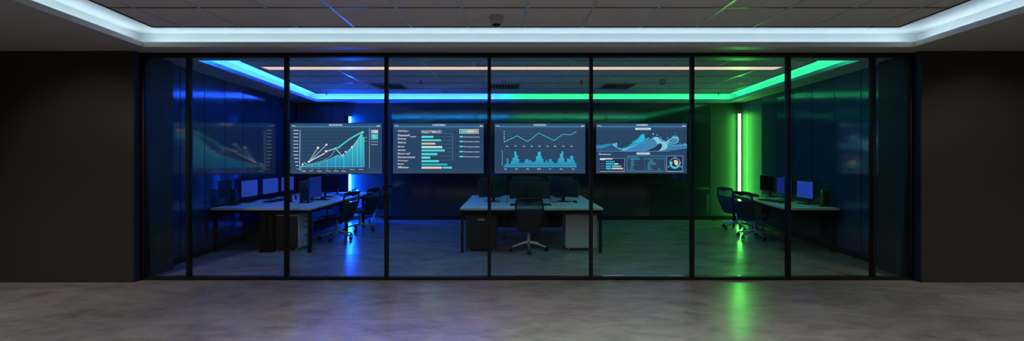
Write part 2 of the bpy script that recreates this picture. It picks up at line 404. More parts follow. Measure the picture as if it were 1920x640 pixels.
for x, y, lb in ((-4.13, 9.55, 'small sprinkler head hanging in the blue corner of the control room ceiling'),
                 (4.65, 9.55, 'small sprinkler head hanging in the green corner of the control room ceiling'),
                 (-1.70, 8.05, 'small sprinkler head on the ceiling between the blue vent and the middle vent'),
                 (1.33, 8.05, 'small sprinkler head on the ceiling between the middle vent and the green vent')):
    if sp0: dup(sp0, (x, y, 3.033), 0, lb); continue
    sp0 = thing('sprinkler_head', lb, 'sprinkler', (x, y, 3.033), 0, 'sprinkler heads in the control room ceiling')
    MB().lathe([(.032, 0), (.030, -.006), (.012, -.010)], seg=18).build('escutcheon', M['device'], sp0)
    MB().lathe([(.010, -.008), (.010, -.045), (.005, -.06)], seg=12).build('nozzle', M['darklam'], sp0)
    MB().lathe([(.024, -.06), (.024, -.063)], seg=16).build('deflector', M['darklam'], sp0)

# ------------------------------------------------------------------ the four wall screens
YS = 9.85; SS = F/YS
col = {}
def cm(rgb, k=1.0):
    key = (rgb, k)
    if key not in col: col[key] = emis('display_%02x%02x%02x' % rgb, s2l(rgb), k)
    return col[key]
GR = {}
def gradmat(name, stops, zlo, zhi):
    m, n, l, b = newmat(name); b.inputs['Base Color'].default_value = (0, 0, 0, 1); b.inputs['Specular IOR Level'].default_value = .2; b.inputs['Roughness'].default_value = .35
    tc = n.new('ShaderNodeTexCoord'); sx = n.new('ShaderNodeSeparateXYZ'); l.new(tc.outputs['Object'], sx.inputs[0])
    mr = n.new('ShaderNodeMapRange'); mr.inputs[1].default_value = zlo; mr.inputs[2].default_value = zhi; l.new(sx.outputs[2], mr.inputs[0])
    r = n.new('ShaderNodeValToRGB'); l.new(mr.outputs[0], r.inputs[0])
    for i, (p, c_) in enumerate(stops):
        e_ = r.color_ramp.elements[i] if i < 2 else r.color_ramp.elements.new(p)
        e_.position = p; e_.color = (*s2l(c_), 1)
    l.new(r.outputs[0], b.inputs['Emission Color']); b.inputs['Emission Strength'].default_value = 1
    return m
BG = gradmat('display_background', [(0, (52, 76, 104)), (1, (52, 88, 118)), (.12, (42, 68, 100)), (.85, (44, 68, 100))], -.57, .57)
AREA = gradmat('display_area', [(0, (34, 130, 182)), (1, (70, 205, 205))], -.42, .28)
AREA3 = gradmat('display_area_low', [(0, (36, 132, 184)), (1, (70, 200, 210))], -.42, -.02)
glyph_cache = {}
def glyphs(s):
    if s in glyph_cache: return glyph_cache[s]
    cu = bpy.data.curves.new('t', 'FONT'); cu.body = s; cu.offset = .012
    ob = bpy.data.objects.new('t', cu); C.objects.link(ob)
    me = ob.to_mesh(); vs = [(v.co.x, v.co.y) for v in me.vertices]; fs = [tuple(p.vertices) for p in me.polygons]
    ob.to_mesh_clear(); bpy.data.objects.remove(ob); bpy.data.curves.remove(cu)
    x0 = min(v[0] for v in vs); x1 = max(v[0] for v in vs); y0 = min(v[1] for v in vs); y1 = max(v[1] for v in vs)
    glyph_cache[s] = ([((v[0]-x0)/(x1-x0), (v[1]-y0)/(y1-y0)) for v in vs], fs); return glyph_cache[s]

class Screen:
    def __init__(s, px0, px1, py0, py1):
        s.cx = (px0+px1)/2; s.cy = (py0+py1)/2; s.w = (px1-px0)/SS; s.h = (py1-py0)/SS
        s.bm = bmesh.new(); s.mats = [BG]; s.o = (0, 0, 1); s.lay = .001
        s.poly([(px0+1.2, py0+1.2), (px1-1.2, py0+1.2), (px1-1.2, py1-1.2), (px0+1.2, py1-1.2)], BG, raw=True)
    def crop(s, x, y, k): s.o = (x, y, k)
    def P(s, u, v, raw=False):
        x, y = (u, v) if raw else (s.o[0]+u/s.o[2], s.o[1]+v/s.o[2])
        return ((x-s.cx)/SS, -s.lay, -(y-s.cy)/SS)
    def mi(s, m_):
        m_ = m_ if not isinstance(m_, tuple) else cm(m_)
        if m_ not in s.mats: s.mats.append(m_)
        return s.mats.index(m_)
    def poly(s, pts, m_, raw=False):
        s.lay += .00012
        vs = [s.bm.verts.new(s.P(u, v, raw)) for u, v in pts]
        f = s.bm.faces.new(vs); f.material_index = s.mi(m_)
        if len(pts) > 4: bmesh.ops.triangulate(s.bm, faces=[f])
    def rect(s, a, b, c, d, m_): s.poly([(a, b), (c, b), (c, d), (a, d)], m_)
    def line(s, pts, w, m_):
        for (a, b), (c, d) in zip(pts, pts[1:]):
            L = math.hypot(c-a, d-b) or 1; nx, ny = -(d-b)/L*w/2, (c-a)/L*w/2; ex, ey = (c-a)/L*w*.2, (d-b)/L*w*.2
            s.lay -= .00011
            s.poly([(a+nx-ex, b+ny-ey), (c+nx+ex, d+ny+ey), (c-nx+ex, d-ny+ey), (a-nx-ex, b-ny-ey)], m_)
        s.lay += .0001
    def dot(s, u, v, r, m_, k=14): s.poly([(u+r*math.cos(2*math.pi*i/k), v+r*math.sin(2*math.pi*i/k)) for i in range(k)], m_)
    def text(s, t, a, b, c, d, m_=(225, 235, 245)):
        s.lay += .00012; vs, fs = glyphs(t); i = s.mi(m_)
        bv = [s.bm.verts.new(s.P(a+(c-a)*x, d+(b-d)*y)) for x, y in vs]
        for f in fs:
            try: s.bm.faces.new([bv[k] for k in f]).material_index = i
            except ValueError: pass
    def outline(s, a, b, c, d, w, m_): s.line([(a, b), (c, b)], w, m_); s.line([(c, b), (c, d)], w, m_); s.line([(c, d), (a, d)], w, m_); s.line([(a, d), (a, b)], w, m_)
    def header(s, title, tw=(458, 588), left=82, right=962):
        s.rect(left-18, 60, right+14, 92, (47, 84, 116))
        s.line([(left+30, 96), (right-25, 96)], 12, (36, 84, 128)); s.line([(left+30, 95), (right-25, 95)], 6, (84, 150, 205))
        s.text(title, tw[0], 69, tw[1], 86, (232, 240, 246))
        s.line([(left, 95), (left+6, 86), (left+16, 83), (left+26, 88), (left+30, 95)], 6, (190, 225, 240))
        s.line([(right-26, 97), (right-26, 84), (right-12, 84)], 6, (200, 228, 240)); s.line([(right-16, 92), (right, 92), (right-2, 84)], 6, (200, 228, 240))
    def build(s, label):
        t = thing('wall_screen', label, 'screen', (( s.cx-VX)/SS, YS, H-(s.cy-VY)/SS), 0, 'large data screens in a row')
        w, h = s.w/2, s.h/2
        m_ = MB(); b_ = .014
        for a in ((-w, w, -h, -h+b_), (-w, w, h-b_, h), (-w, -w+b_, -h, h), (w-b_, w, -h, h)): m_.bb(a[0], a[1], -.006, .012, a[2], a[3])
        m_.build('bezel', M['black'], t)
        m_ = MB(); m_.bb(-w+.004, w-.004, .002, .045, -h+.004, h-.004, .004); m_.bb(-w*.55, w*.55, .045, .075, -h*.6, h*.5, .01); m_.build('housing', M['monitor_black'], t)
        me = bpy.data.meshes.new('display'); s.bm.to_mesh(me); s.bm.free()
        for q in s.mats: me.materials.append(q)
        o = bpy.data.objects.new('display', me); C.objects.link(o); o.parent = t
        D = YB-YS
        for xx in (-w*.45, w*.45):
            m_ = MB(); m_.bb(xx-.03, xx+.03, .07, .085, -.22, .22, .002); m_.bb(xx-.03, xx+.03, D-.012, D+.003, -.22, .22, .002)
            m_.tube([(xx, .08, .1), (xx, D-.005, .1)], .018, 8); m_.tube([(xx, .08, -.1), (xx, D-.005, -.1)], .018, 8)
            m_.build('wall_mount', M['black_metal'], t)
        return t
W = (226, 236, 244); G1 = (64, 96, 132); LB = (150, 176, 202)
# screen 1 -----------------------------------------------------------------
s = Screen(543, 717.6, 230.3, 327.2); s.crop(530, 220, 5.335)
s.header('IBAAAACEROIINZ', (464, 598), 94, 972)
rows = [133, 165, 200, 237, 271, 307, 341, 377, 413, 448, 484, 517]
for v in rows[:-1]: s.line([(176, v), (806, v)], 2.6, G1)
for i, v in enumerate(rows):
    a = 108 + (0 if i < 8 else (i-7)*8); s.rect(a, v-4.5, 158, v+4.5, (176, 196, 216) if i < 11 else (130, 150, 172))
s.line([(190, 514), (660, 514)], 2.5, (110, 135, 160))
for u in (296, 364, 447, 530, 612): s.line([(u, 498), (u, 528)], 3, (140, 165, 190))
ar = [(180, 491), (240, 484), (300, 474), (350, 462), (400, 447), (450, 428), (500, 404), (530, 388), (553, 378), (575, 386), (597, 399), (625, 374), (660, 342), (700, 302), (740, 250), (770, 200), (797, 152), (803, 190), (814, 206), (815, 498), (180, 498)]
s.line([(u, v-5) for u, v in ar[:17]], 12, (26, 40, 62))
for (a, va), (b, vb) in zip(ar[:19], ar[1:19]):
    s.lay -= .00012; s.poly([(a, va), (b, vb), (b, 498), (a, 498)], AREA)
s.lay += .00012
def top_at(u):
    for (a, b), (c, d) in zip(ar[:17], ar[1:17]):
        if a <= u <= c: return b+(d-b)*(u-a)/(c-a)
    return 204
for u in range(260, 812, 21): s.line([(u, top_at(u)+4), (u, 497)], 2.6 if u % 2 else 4, (78, 190, 215) if u % 2 else (52, 160, 200))
for u in (296, 364, 447, 530, 612, 700, 750, 784): s.line([(u, top_at(u)+2), (u, 498)], 3, (120, 225, 228))
s.line([(815, 206), (815, 498)], 5, (96, 220, 225)); s.line([(180, 497), (815, 497)], 6, (80, 190, 215)); s.line(ar[:17], 4, (98, 225, 222))
s.line([(176, 130), (176-5, 535)], 8, (142, 172, 200))
s.line([(240, 478), (310, 462), (370, 446), (430, 424), (480, 392), (510, 355), (529, 316)], 3.5, (170, 196, 214))
for a, b in (((262, 446), (355, 308)), ((268, 446), (440, 276))): s.line([a, b], 5, (205, 222, 232))
s.line([(262, 448), (330, 410), (420, 362)], 9, (225, 236, 238)); s.line([(437, 342), (470, 332), (530, 312)], 8, (190, 240, 232))
s.line([(530, 312), (597, 390)], 7, (205, 238, 236)); s.line([(597, 390), (614, 366)], 8, W)
s.line([(640, 350), (700, 296), (745, 232), (775, 188), (795, 152)], 4, (200, 215, 225))
gl_ = [(545, 307), (562, 303), (600, 272), (650, 234), (700, 202), (750, 174), (800, 148), (812, 158)]
s.line(gl_, 22, (40, 112, 126)); s.line(gl_, 14, (44, 160, 160)); s.line(gl_, 7, (110, 240, 225))
s.line([(215, 450), (228, 468), (242, 462)], 8, (90, 215, 215)); s.dot(186, 497, 7, (110, 220, 225)); s.dot(186, 520, 5, W)
for u, v, r in ((355, 306, 12), (440, 275, 10), (437, 342, 13), (264, 447, 11), (203, 472, 10), (695, 298, 10), (631, 347, 9), (530, 311, 9)): s.dot(u, v, r, (228, 236, 240) if u != 530 else (110, 235, 220))
s.dot(800, 148, 8, (150, 245, 235))
s.line([(870, 108), (869, 508)], 7, (120, 148, 180)); s.line([(812, 203), (845, 203)], 5, LB); s.line([(815, 238), (845, 238)], 3, LB)
s.rect(886, 128, 956, 160, (206, 212, 214)); s.text('D', 891, 133, 906, 155, (40, 50, 60)); s.text('ETT', 912, 135, 948, 154, (170, 178, 184))
s.rect(886, 168, 956, 224, (74, 188, 196)); s.text('B', 906, 178, 932, 206, (150, 228, 225))
s.text('LaX eto Sa', 888, 238, 954, 250, (190, 205, 222)); s.text('Dwesiunnar', 888, 268, 952, 277, W)
for i, (u, v) in enumerate(((215, 538), (290, 538), (371, 538), (456, 538), (539, 538), (612, 538), (700, 521), (787, 521))):
    s.text(['ottuotos', 'JRomor', 'Caouuomo', 'Yomog', 'Mreoug', 'Pmooun', 'Resay', 'dinimry'][i], u-23, v-5, u+23, v+6, (215, 226, 238))
s.build('wall screen farthest left, with a rising teal area chart and glowing trend line')
# screen 2 -----------------------------------------------------------------
s = Screen(735.7, 908, 230.7, 326.5); s.crop(725, 220, 5.335)
s.header('NAUIEWOIBIINA')
for t_, u, v, w_, h_ in (('FGZNTSTJLS A', 112, 141, 106, 20), ('IGonununuomY', 112, 180, 122, 24), ('vomtiiao', 236, 194, 58, 12), ('Bvtosoo', 112, 215, 84, 18), ('Hiintm am', 112, 252, 82, 20), ('Baoecor', 112, 292, 69, 16),
                         ('Inoroxe', 112, 328, 75, 18), ('Bomnon vearF', 112, 364, 122, 18), ('Daswoaoat tdomeneal', 112, 399, 172, 19), ('Driroougon', 112, 435, 102, 18), ('Boovxr', 112, 467, 62, 16), ('IGIMDoooaoom', 112, 501, 106, 20)):
    s.text(t_, u, v-h_/2, u+w_, v+h_/2)
s.text('FOGUGUTTTMBBOUPE C', 348, 133, 552, 159, (222, 230, 238))
for v in (162, 195, 232, 269, 311, 347, 387, 430): s.line([(350, v), (660, v)], 2.6, (92, 122, 152))
s.line([(660, 162), (660, 430)], 3, (110, 140, 168))
CY, CY2, TN = (92, 226, 226), (52, 190, 205), (222, 196, 170)
for v, u, c_, c2 in ((197, 468, (112, 236, 232), (60, 180, 195)), (232, 545, CY, (34, 140, 165)), (265, 487, TN, (176, 140, 120)), (299, 556, (200, 232, 228), (150, 210, 210)), (333, 582, CY, (40, 150, 170)), (369, 507, CY, CY2),
                     (405, 437, (112, 236, 232), CY2), (440, 523, CY, CY2), (474, 607, CY2, (34, 140, 165)), (505, 552, (232, 220, 200), (200, 176, 150))):
    s.rect(349, v-10, u, v+12, c2); s.rect(349, v-9, u, v+5, c_)
s.rect(560, 495, 654, 516, CY2); s.rect(560, 497, 654, 508, CY)
s.rect(727, 119, 920, 164, (200, 206, 208)); s.rect(734, 125, 913, 158, (36, 54, 78))
s.rect(740, 129, 808, 154, (90, 205, 205)); s.rect(808, 129, 870, 154, (220, 202, 182)); s.rect(870, 129, 908, 154, (214, 168, 134))
for v in (196, 243, 294, 345, 395):
    s.rect(729, v-8, 765, v+9, (36, 140, 160)); s.rect(729, v-7, 765, v+4, (96, 226, 226)); s.text('Tiooi anoano aooainu', 768, v-6, 928, v+7, (205, 215, 224))
s.build('wall screen second from the left, with horizontal cyan and tan bars beside a word list')
# screen 3 -----------------------------------------------------------------
s = Screen(926.2, 1098.4, 230.7, 326.5); s.crop(915, 220, 5.335)
s.header('UAUIINOCEDINU', (455, 580))
for v in (145, 170, 195, 218, 244, 270): s.line([(166, v), (884, v)], 2.4, (66, 96, 132))
for v in (325, 347, 373, 399, 420): s.line([(162, v), (892, v)], 2.4, (62, 92, 128))
for v in (143, 170, 196, 219, 246): s.text('8', 157, v-5, 166, v+5)
s.line([(162, 140), (162, 250)], 2, (120, 150, 180))
s.line([(162, 248), (290, 187), (397, 244), (510, 158), (660, 234), (748, 171), (828, 177), (885, 142)], 5, (80, 205, 215))
for i, u in enumerate((190, 277, 362, 438, 516, 597, 672, 755, 838)):
    s.text(['oid', 'Sugr', 'Rus', 'dlio', 'doin', 'Cuo', 'Bloi', 'Fusin', 'Dux'][i], u-12, 284, u+12, 295)
hist = [(160, 485), (172, 465), (190, 415), (203, 467), (217, 466), (230, 438), (247, 405), (265, 342), (282, 380), (298, 418), (312, 458), (325, 452), (340, 460), (355, 447), (372, 425), (388, 418), (400, 435), (413, 428), (428, 443), (443, 448), (455, 455), (466, 437), (482, 390),
        (498, 350), (514, 343), (527, 390), (540, 420), (555, 450), (568, 452), (580, 432), (595, 450), (610, 420), (625, 420), (638, 445), (652, 455), (668, 462), (682, 458), (694, 435), (705, 410), (720, 365), (737, 342), (752, 412), (765, 447), (778, 447), (792, 410), (806, 418), (822, 388), (840, 387), (853, 435), (868, 462), (884, 464)]
for (a, va), (b, vb) in zip(hist, hist[1:]):
    s.lay -= .00012; s.poly([(a-1, va), (b, va), (b, 498), (a-1, 498)], AREA3)
s.line([(156, 496), (884, 496)], 8, (70, 165, 205))
for i, u in enumerate((175, 285, 399, 512, 621, 732, 850)): s.text(['oio', 'Raigy', 'Eox', 'Mmuin', 'Foyi', 'Baeo', 'Aeo'][i], u-(12 if i != 3 else 19), 512, u+(12 if i != 3 else 19), 524)
for v in range(340, 485, 17): s.text('5', 139, v-4, 147, v+4)
s.build('wall screen third from the left, with a thin zigzag line above cyan histogram peaks')
# screen 4 -----------------------------------------------------------------
s = Screen(1116.7, 1289, 230.7, 326.5); s.crop(1105, 220, 5.335)
s.header('UHAIIIISEBIEINIA', (470, 588))
s.rect(459, 107, 616, 127, (206, 226, 238)); s.text('ru tuunsunmnt o', 482, 111, 600, 124, (120, 155, 190))
s.crop(1112, 228, 10.32)
s.poly([(55, 458), (150, 455), (230, 437), (300, 430), (345, 418), (366, 402), (372, 436), (420, 470), (480, 510), (560, 548), (580, 578), (55, 578)], (42, 88, 128))
s.poly([(55, 462), (160, 458), (240, 440), (340, 424), (350, 460), (250, 500), (140, 530), (55, 520)], (52, 132, 178))
s.poly([(365, 450), (400, 455), (385, 420), (420, 432), (440, 408), (465, 412), (450, 470), (462, 500), (520, 540), (585, 560), (575, 574), (500, 540), (430, 495)], (104, 184, 208))
s.poly([(452, 498), (560, 515), (640, 497), (720, 448), (800, 380), (880, 312), (925, 255), (965, 234), (992, 248), (1008, 315), (1030, 368), (1080, 392), (1000, 425), (800, 500), (620, 548), (520, 540)], (36, 160, 196))
s.poly([(820, 400), (890, 330), (940, 262), (968, 244), (985, 262), (990, 320), (960, 380), (880, 410)], (40, 190, 218))
s.poly([(560, 540), (700, 500), (860, 440), (1020, 390), (1060, 398), (900, 470), (700, 545), (590, 576)], (110, 186, 214))
s.poly([(580, 578), (640, 552), (800, 500), (950, 430), (1060, 392), (1110, 384), (1140, 332), (1135, 322), (1165, 318), (1205, 296), (1250, 300), (1285, 335), (1330, 384), (1415, 388), (1450, 420), (1560, 455), (1820, 442), (1820, 520), (1640, 545), (1450, 562), (1240, 580)], (62, 134, 184))
s.poly([(1140, 330), (1205, 298), (1250, 302), (1285, 338), (1330, 386), (1415, 388), (1440, 440), (1440, 500), (1400, 545), (1290, 572), (1340, 520), (1345, 455), (1300, 418), (1240, 440), (1215, 380), (1180, 345)], (134, 200, 218))
s.poly([(1010, 572), (1150, 505), (1250, 452), (1300, 421), (1332, 442), (1335, 490), (1300, 540), (1240, 570)], (36, 54, 88))
s.line([(1015, 566), (1120, 520), (1230, 478)], 6, (120, 190, 214))
s.poly([(1400, 395), (1440, 362), (1470, 340), (1530, 312), (1520, 295), (1555, 285), (1560, 268), (1580, 290), (1620, 285), (1655, 310), (1664, 350), (1650, 400), (1610, 430), (1560, 436), (1480, 420), (1440, 425)], (96, 186, 216))
s.poly([(1475, 400), (1500, 350), (1560, 330), (1600, 345), (1640, 330), (1642, 370), (1610, 415), (1550, 425)], (44, 112, 160))
s.line([(1500, 415), (1530, 370), (1590, 350)], 9, (130, 206, 226)); s.line([(1560, 420), (1615, 385), (1630, 330), (1600, 305)], 7, (120, 200, 224)); s.line([(1530, 420), (1570, 385)], 6, (150, 215, 228))
s.line([(1435, 430), (1500, 452), (1580, 462), (1820, 446)], 8, (130, 196, 218)); s.line([(1440, 470), (1560, 500), (1820, 490)], 10, (50, 118, 170))
for u, v, r in ((1162, 242, 15), (1240, 260, 12), (1182, 288, 6), (1296, 298, 6), (1312, 320, 10), (1336, 362, 7), (1420, 236, 6), (1437, 318, 12), (1592, 218, 7), (1606, 264, 7), (1686, 428, 7), (1768, 434, 12), (1800, 446, 10)): s.dot(u, v, r, (130, 206, 224), 8)
s.line([(1045, 342), (1075, 320)], 14, (160, 214, 226)); s.line([(755, 384), (800, 390), (830, 356)], 8, (110, 196, 218))
s.line([(80, 578), (1500, 580)], 5, (120, 168, 205))
s.crop(1105, 220, 5.335)
s.rect(473, 353, 603, 374, (214, 228, 238)); s.text('EIADHONIE U', 482, 357, 590, 370, (90, 120, 155))
s.crop(1112, 285, 14.22)
s.text('Q.', 155, 32, 235, 84, (205, 230, 240)); s.text('monnonh.', 235, 44, 482, 84, (205, 225, 240))
s.rect(172, 170, 850, 520, (28, 38, 64)); s.line([(515, 177), (850, 177)], 9, (150, 178, 208)); s.line([(842, 177), (832, 525)], 16, (120, 148, 184)); s.line([(185, 518), (838, 518)], 12, (178, 204, 228)); s.line([(172, 180), (172, 520)], 5, (60, 90, 130))
s.rect(182, 170, 515, 202, W); s.rect(182, 170, 320, 216, W); s.text('Suirnrp   Vmrronro', 195, 182, 505, 200, (120, 140, 165))
for v in (248, 308, 376, 436): s.line([(195, v), (302, v)], 9, (140, 160, 186) if v > 250 else (84, 100, 130))
for v in (248, 318, 376): s.line([(560, v), (810, v)], 9 if v < 300 else 16, (74, 84, 116))
for a, b, v, c_, c2 in ((338, 570, 256, (48, 170, 200), (22, 100, 140)), (335, 530, 318, (76, 200, 236), (28, 110, 150)), (335, 480, 386, (76, 200, 236), (28, 110, 150)), (335, 485, 444, (76, 200, 236), (28, 110, 150)),
                        (553, 670, 318, (190, 225, 215), (110, 130, 120)), (500, 750, 382, (100, 212, 204), (50, 130, 140)), (500, 800, 444, (240, 228, 208), (120, 80, 70))):
    s.rect(a, v-17, b, v+34, c2); s.rect(a, v-16, b, v+14, c_)
s.line([(905, 107), (1901, 107)], 11, (78, 160, 196)); s.rect(905, 116, 1225, 150, (36, 96, 128))
s.line([(905, 160), (1225, 160)], 8, (84, 170, 200)); s.line([(903, 160), (903, 520)], 8, (112, 176, 208)); s.line([(900, 520), (1880, 520)], 8, (112, 176, 208))
s.line([(1915, 107), (1915, 535)], 9, (96, 150, 190)); s.line([(1378, 165), (1378, 515)], 6, (60, 110, 144)); s.line([(1395, 165), (1890, 165)], 9, (70, 160, 185))
s.line([(918, 208), (975, 208)], 7, (90, 120, 150)); s.text('okgJ Ik tlsx A', 1000, 186, 1245, 216, (110, 220, 226))
for t_, a, b, v in (('loeaoii', 1003, 1088, 248), ('aoini', 1003, 1070, 294), ('Tlmouisi', 1000, 1112, 336), ('Tonng', 995, 1068, 380), ('Jiraeo', 985, 1066, 418), ('CTomatin', 968, 1090, 464),
                    ('Neoreo', 1498, 1596, 208), ('Nramo', 1498, 1596, 248), ('Gromcmunmivroin', 1456, 1670, 292), ('Donai unmwmnno', 1456, 1668, 333), ('Damo', 1456, 1530, 376), ('Daoa', 1456, 1530, 417), ('GBHocuog', 1446, 1584, 464)):
    s.text(t_, a, v-11, b, v+12, (100, 208, 218))
s.outline(1348, 165, 1470, 205, 4, (70, 150, 175)); s.outline(1700, 168, 1880, 208, 5, (70, 160, 185)); s.line([(1745, 430), (1762, 465), (1790, 480)], 10, (100, 215, 220))
s.crop(1200, 285, 14.22)
s.rect(705, 108, 1140, 520, (32, 48, 80)); s.line([(697, 107), (1150, 107)], 12, (150, 172, 204)); s.line([(705, 107), (705, 520)], 12, (150, 172, 204)); s.line([(1135, 107), (1130, 520)], 20, (118, 140, 176)); s.line([(697, 520), (1142, 520)], 12, (180, 204, 228))
k = 40
def arc(u, v, ra, rb, a0, a1, m_):
    N = 28; pts = [(u+ra*math.cos(a0+(a1-a0)*i/N), v+ra*math.sin(a0+(a1-a0)*i/N)) for i in range(N+1)] + [(u+rb*math.cos(a1+(a0-a1)*i/N), v+rb*math.sin(a1+(a0-a1)*i/N)) for i in range(N+1)]
    s.poly(pts, m_)
arc(925, 305, 148, 136, math.pi*1.0, math.pi*2.0, (130, 210, 224)); arc(925, 305, 146, 92, 0, math.pi, (66, 196, 206)); arc(925, 305, 142, 112, math.pi*.9, math.pi*1.15, (66, 190, 200))
s.line([(825, 325), (855, 275)], 44, (100, 225, 220)); s.dot(945, 290, 92, (44, 46, 60), 24)
s.poly([(895, 222), (960, 215), (1005, 245), (1012, 310), (985, 362), (945, 360), (905, 300)], (228, 204, 172))
s.text('Lit', 905, 135, 962, 170, (205, 225, 238)); s.dot(1062, 292, 18, (130, 225, 226), 8); s.line([(745, 412), (768, 380)], 18, (176, 220, 232)); s.line([(1070, 385), (1098, 408)], 18, (176, 220, 232))
s.build('wall screen farthest right, with a blue breaking wave picture above small tables and a dial')

# ------------------------------------------------------------------ desks
def bench(name, label, tops, legs, beams, modesty, loc=(0, 0, 0)):
    t = thing(name, label, 'desk', loc)
    def R(p): return (p[0]-loc[0], p[1]-loc[1])
    for tp in tops: 
        c_ = [R(p) for p in tp]; m_ = MB(); m_.prism(c_, .708, .74); m_.build('tabletop', M['top'], t)
    for (x, y, w, d) in legs:
        m_ = MB(); q = R((x, y)); m_.bb(q[0]-w/2, q[0]+w/2, q[1]-d/2, q[1]+d/2, .006, .707, .003); m_.bb(q[0]-w/2-.004, q[0]+w/2+.004, q[1]-d/2-.004, q[1]+d/2+.004, 0, .008)
        m_.build('leg', M['black_metal'], t)
    m_ = MB()
    for (a, b2) in beams:
        a, b2 = Vector(R(a)), Vector(R(b2)); d = b2-a; m_.box(((a.x+b2.x)/2, (a.y+b2.y)/2, .68), (d.length, .04, .05), rot=Matrix.Rotation(math.atan2(d.y, d.x), 3, 'Z'))
    m_.build('frame', M['black_metal'], t)
    for (a, b2, z0) in modesty:
        a, b2 = Vector(R(a)), Vector(R(b2)); d = b2-a; m_ = MB(); m_.box(((a.x+b2.x)/2, (a.y+b2.y)/2, (z0+.655)/2), (d.length, .018, .655-z0), rot=Matrix.Rotation(math.atan2(d.y, d.x), 3, 'Z')); m_.build('modesty_panel', M['black'], t)
    return t
def rc(x0, x1, y0, y1): return [(x0, y0), (x1, y0), (x1, y1), (x0, y1)]
Y0 = 7.05
bench('bench_desk', 'long pale double bench desk in the blue light along the left wall', [rc(-4.975, -4.073, Y0, 10.25), rc(-4.067, -3.305, Y0, 10.25)],
      [(-4.94, 7.14, .05, .05), (-4.13, 7.12, .10, .05), (-4.01, 7.12, .09, .05), (-3.34, 7.09, .055, .05), (-3.34, 8.66, .05, .05), (-3.34, 9.65, .05, .05), (-4.94, 10.2, .05, .05), (-4.07, 8.66, .08, .05), (-4.07, 10.2, .08, .05)],
      [((-4.95, 7.09), (-3.33, 7.09)), ((-4.95, 10.2), (-3.33, 10.2)), ((-4.93, 7.1), (-4.93, 10.2)), ((-3.36, 7.1), (-3.36, 10.2)), ((-4.07, 7.1), (-4.07, 10.2))],
      [((-4.07, 7.2), (-4.07, 10.15), .25)], (-4.14, 8.65, 0))
YC1 = 9.4
bench('bench_desk', 'wide pale three-section desk island in the middle of the room', [rc(-.845, -.143, Y0, YC1), rc(-.137, .797, Y0, YC1), rc(.803, 1.524, Y0, YC1)],
      [(-.81, 7.09, .042, .042), (1.485, 7.09, .042, .042), (-.81, YC1-.05, .042, .042), (1.485, YC1-.05, .042, .042)],
      [((-.83, 7.09), (1.51, 7.09)), ((-.83, YC1-.04), (1.51, YC1-.04)), ((-.81, 7.1), (-.81, YC1-.05)), ((1.485, 7.1), (1.485, YC1-.05)), ((-.14, 7.1), (-.14, YC1-.05)), ((.80, 7.1), (.80, YC1-.05))],
      [((-.78, 8.6), (1.46, 8.6), .17), ((-.14, 7.7), (-.14, 9.3), .3), ((.8, 7.7), (.8, 9.3), .3)], (.34, 8.2, 0))
bench('bench_desk', 'pale bench desk near the green light tube along the right wall', [[(4.54, Y0), (5.435, Y0), (5.68, 9.86), (5.06, 9.86)]],
      [(4.585, 7.10, .045, .045), (5.38, 7.12, .10, .05), (5.12, 9.8, .045, .045), (5.62, 9.8, .045, .045)],
      [((4.56, 7.09), (5.42, 7.09)), ((5.1, 9.8), (5.65, 9.8)), ((4.60, 7.1), (5.11, 9.8)), ((5.40, 7.1), (5.63, 9.8))],
      [((5.30, 7.3), (5.48, 9.3), .2)], (5.1, 8.45, 0))

# ------------------------------------------------------------------ drawer pedestals
def pedestal(x0, x1, y0, y1, h, label, body, face_dir, front, nd=4, rz=0, plate=False):
    cx, cy = (x0+x1)/2, (y0+y1)/2
    t = thing('drawer_pedestal', label, 'drawer unit', (cx, cy, 0), rz, None)
    w, d = (x1-x0)/2, (y1-y0)/2
    m_ = MB(); m_.bb(-w, w, -d, d, .05, h-.022, .003); m_.build('body', M[body], t)
    m_ = MB(); m_.bb(-w-.003, w+.003, -d-.003, d+.003, h-.022, h, .003); m_.build('top_panel', M['white'] if front == 'white' else M[body], t)
    for sx in (-1, 1):
        for sy in (-1, 1):
            m_ = MB(); m_.tube([(sx*(w-.05)-.011, sy*(d-.05), .022), (sx*(w-.05)+.011, sy*(d-.05), .022)], .022, 14); m_.bb(sx*(w-.05)-.008, sx*(w-.05)+.008, sy*(d-.05)-.008, sy*(d-.05)+.008, .03, .052)
            m_.build('caster', M['vent'], t)
    if nd:
        hh = [.27] + [(h-.022-.055-.27)/(nd-1)]*(nd-1) if nd > 1 else [h-.022-.055]
        z = .052
        for k, q in enumerate(hh):
            m_ = MB(); 
            if face_dir == '+x': m_.bb(w, w+.018, -d+.004, d-.004, z+.003, z+q-.003, .002)
            elif face_dir == '-x': m_.bb(-w-.018, -w, -d+.004, d-.004, z+.003, z+q-.003, .002)
            else: m_.bb(-w+.004, w-.004, -d-.018, -d, z+.003, z+q-.003, .002)
            o = m_.build('drawer', M[front], t)
            m_ = MB(); zz = z+q*.62
            if k == 0 and nd > 1: zz = z+q*.7
            if face_dir == '+x': m_.bb(w+.018, w+.030, -.05, .05, zz-.008, zz+.008, .003)
            elif face_dir == '-x': m_.bb(-w-.030, -w-.018, -.05, .05, zz-.008, zz+.008, .003)
            else: m_.bb(-.06, .06, -d-.026, -d-.018, h-.11, h-.075, .003)
            m_.build('handle', M['darklam'] if face_dir in ('+x', '-x') else M['vent'], o)
            z += q
    return t
pedestal(-3.98, -3.575, 7.16, 7.60, .62, 'drawer unit with a dark side and four white drawers under the blue-lit left bench', 'darklam', '+x', 'white')
pedestal(-.755, -.242, 7.13, 7.63, .635, 'dark drawer unit with a small metal handle under the desk island\'s left end', 'darklam', '-y', 'darklam', 1)
pedestal(.928, 1.452, 7.2, 7.7, .617, 'plain light grey drawer unit under the desk island\'s right end', 'white', '-y', 'white', 0)
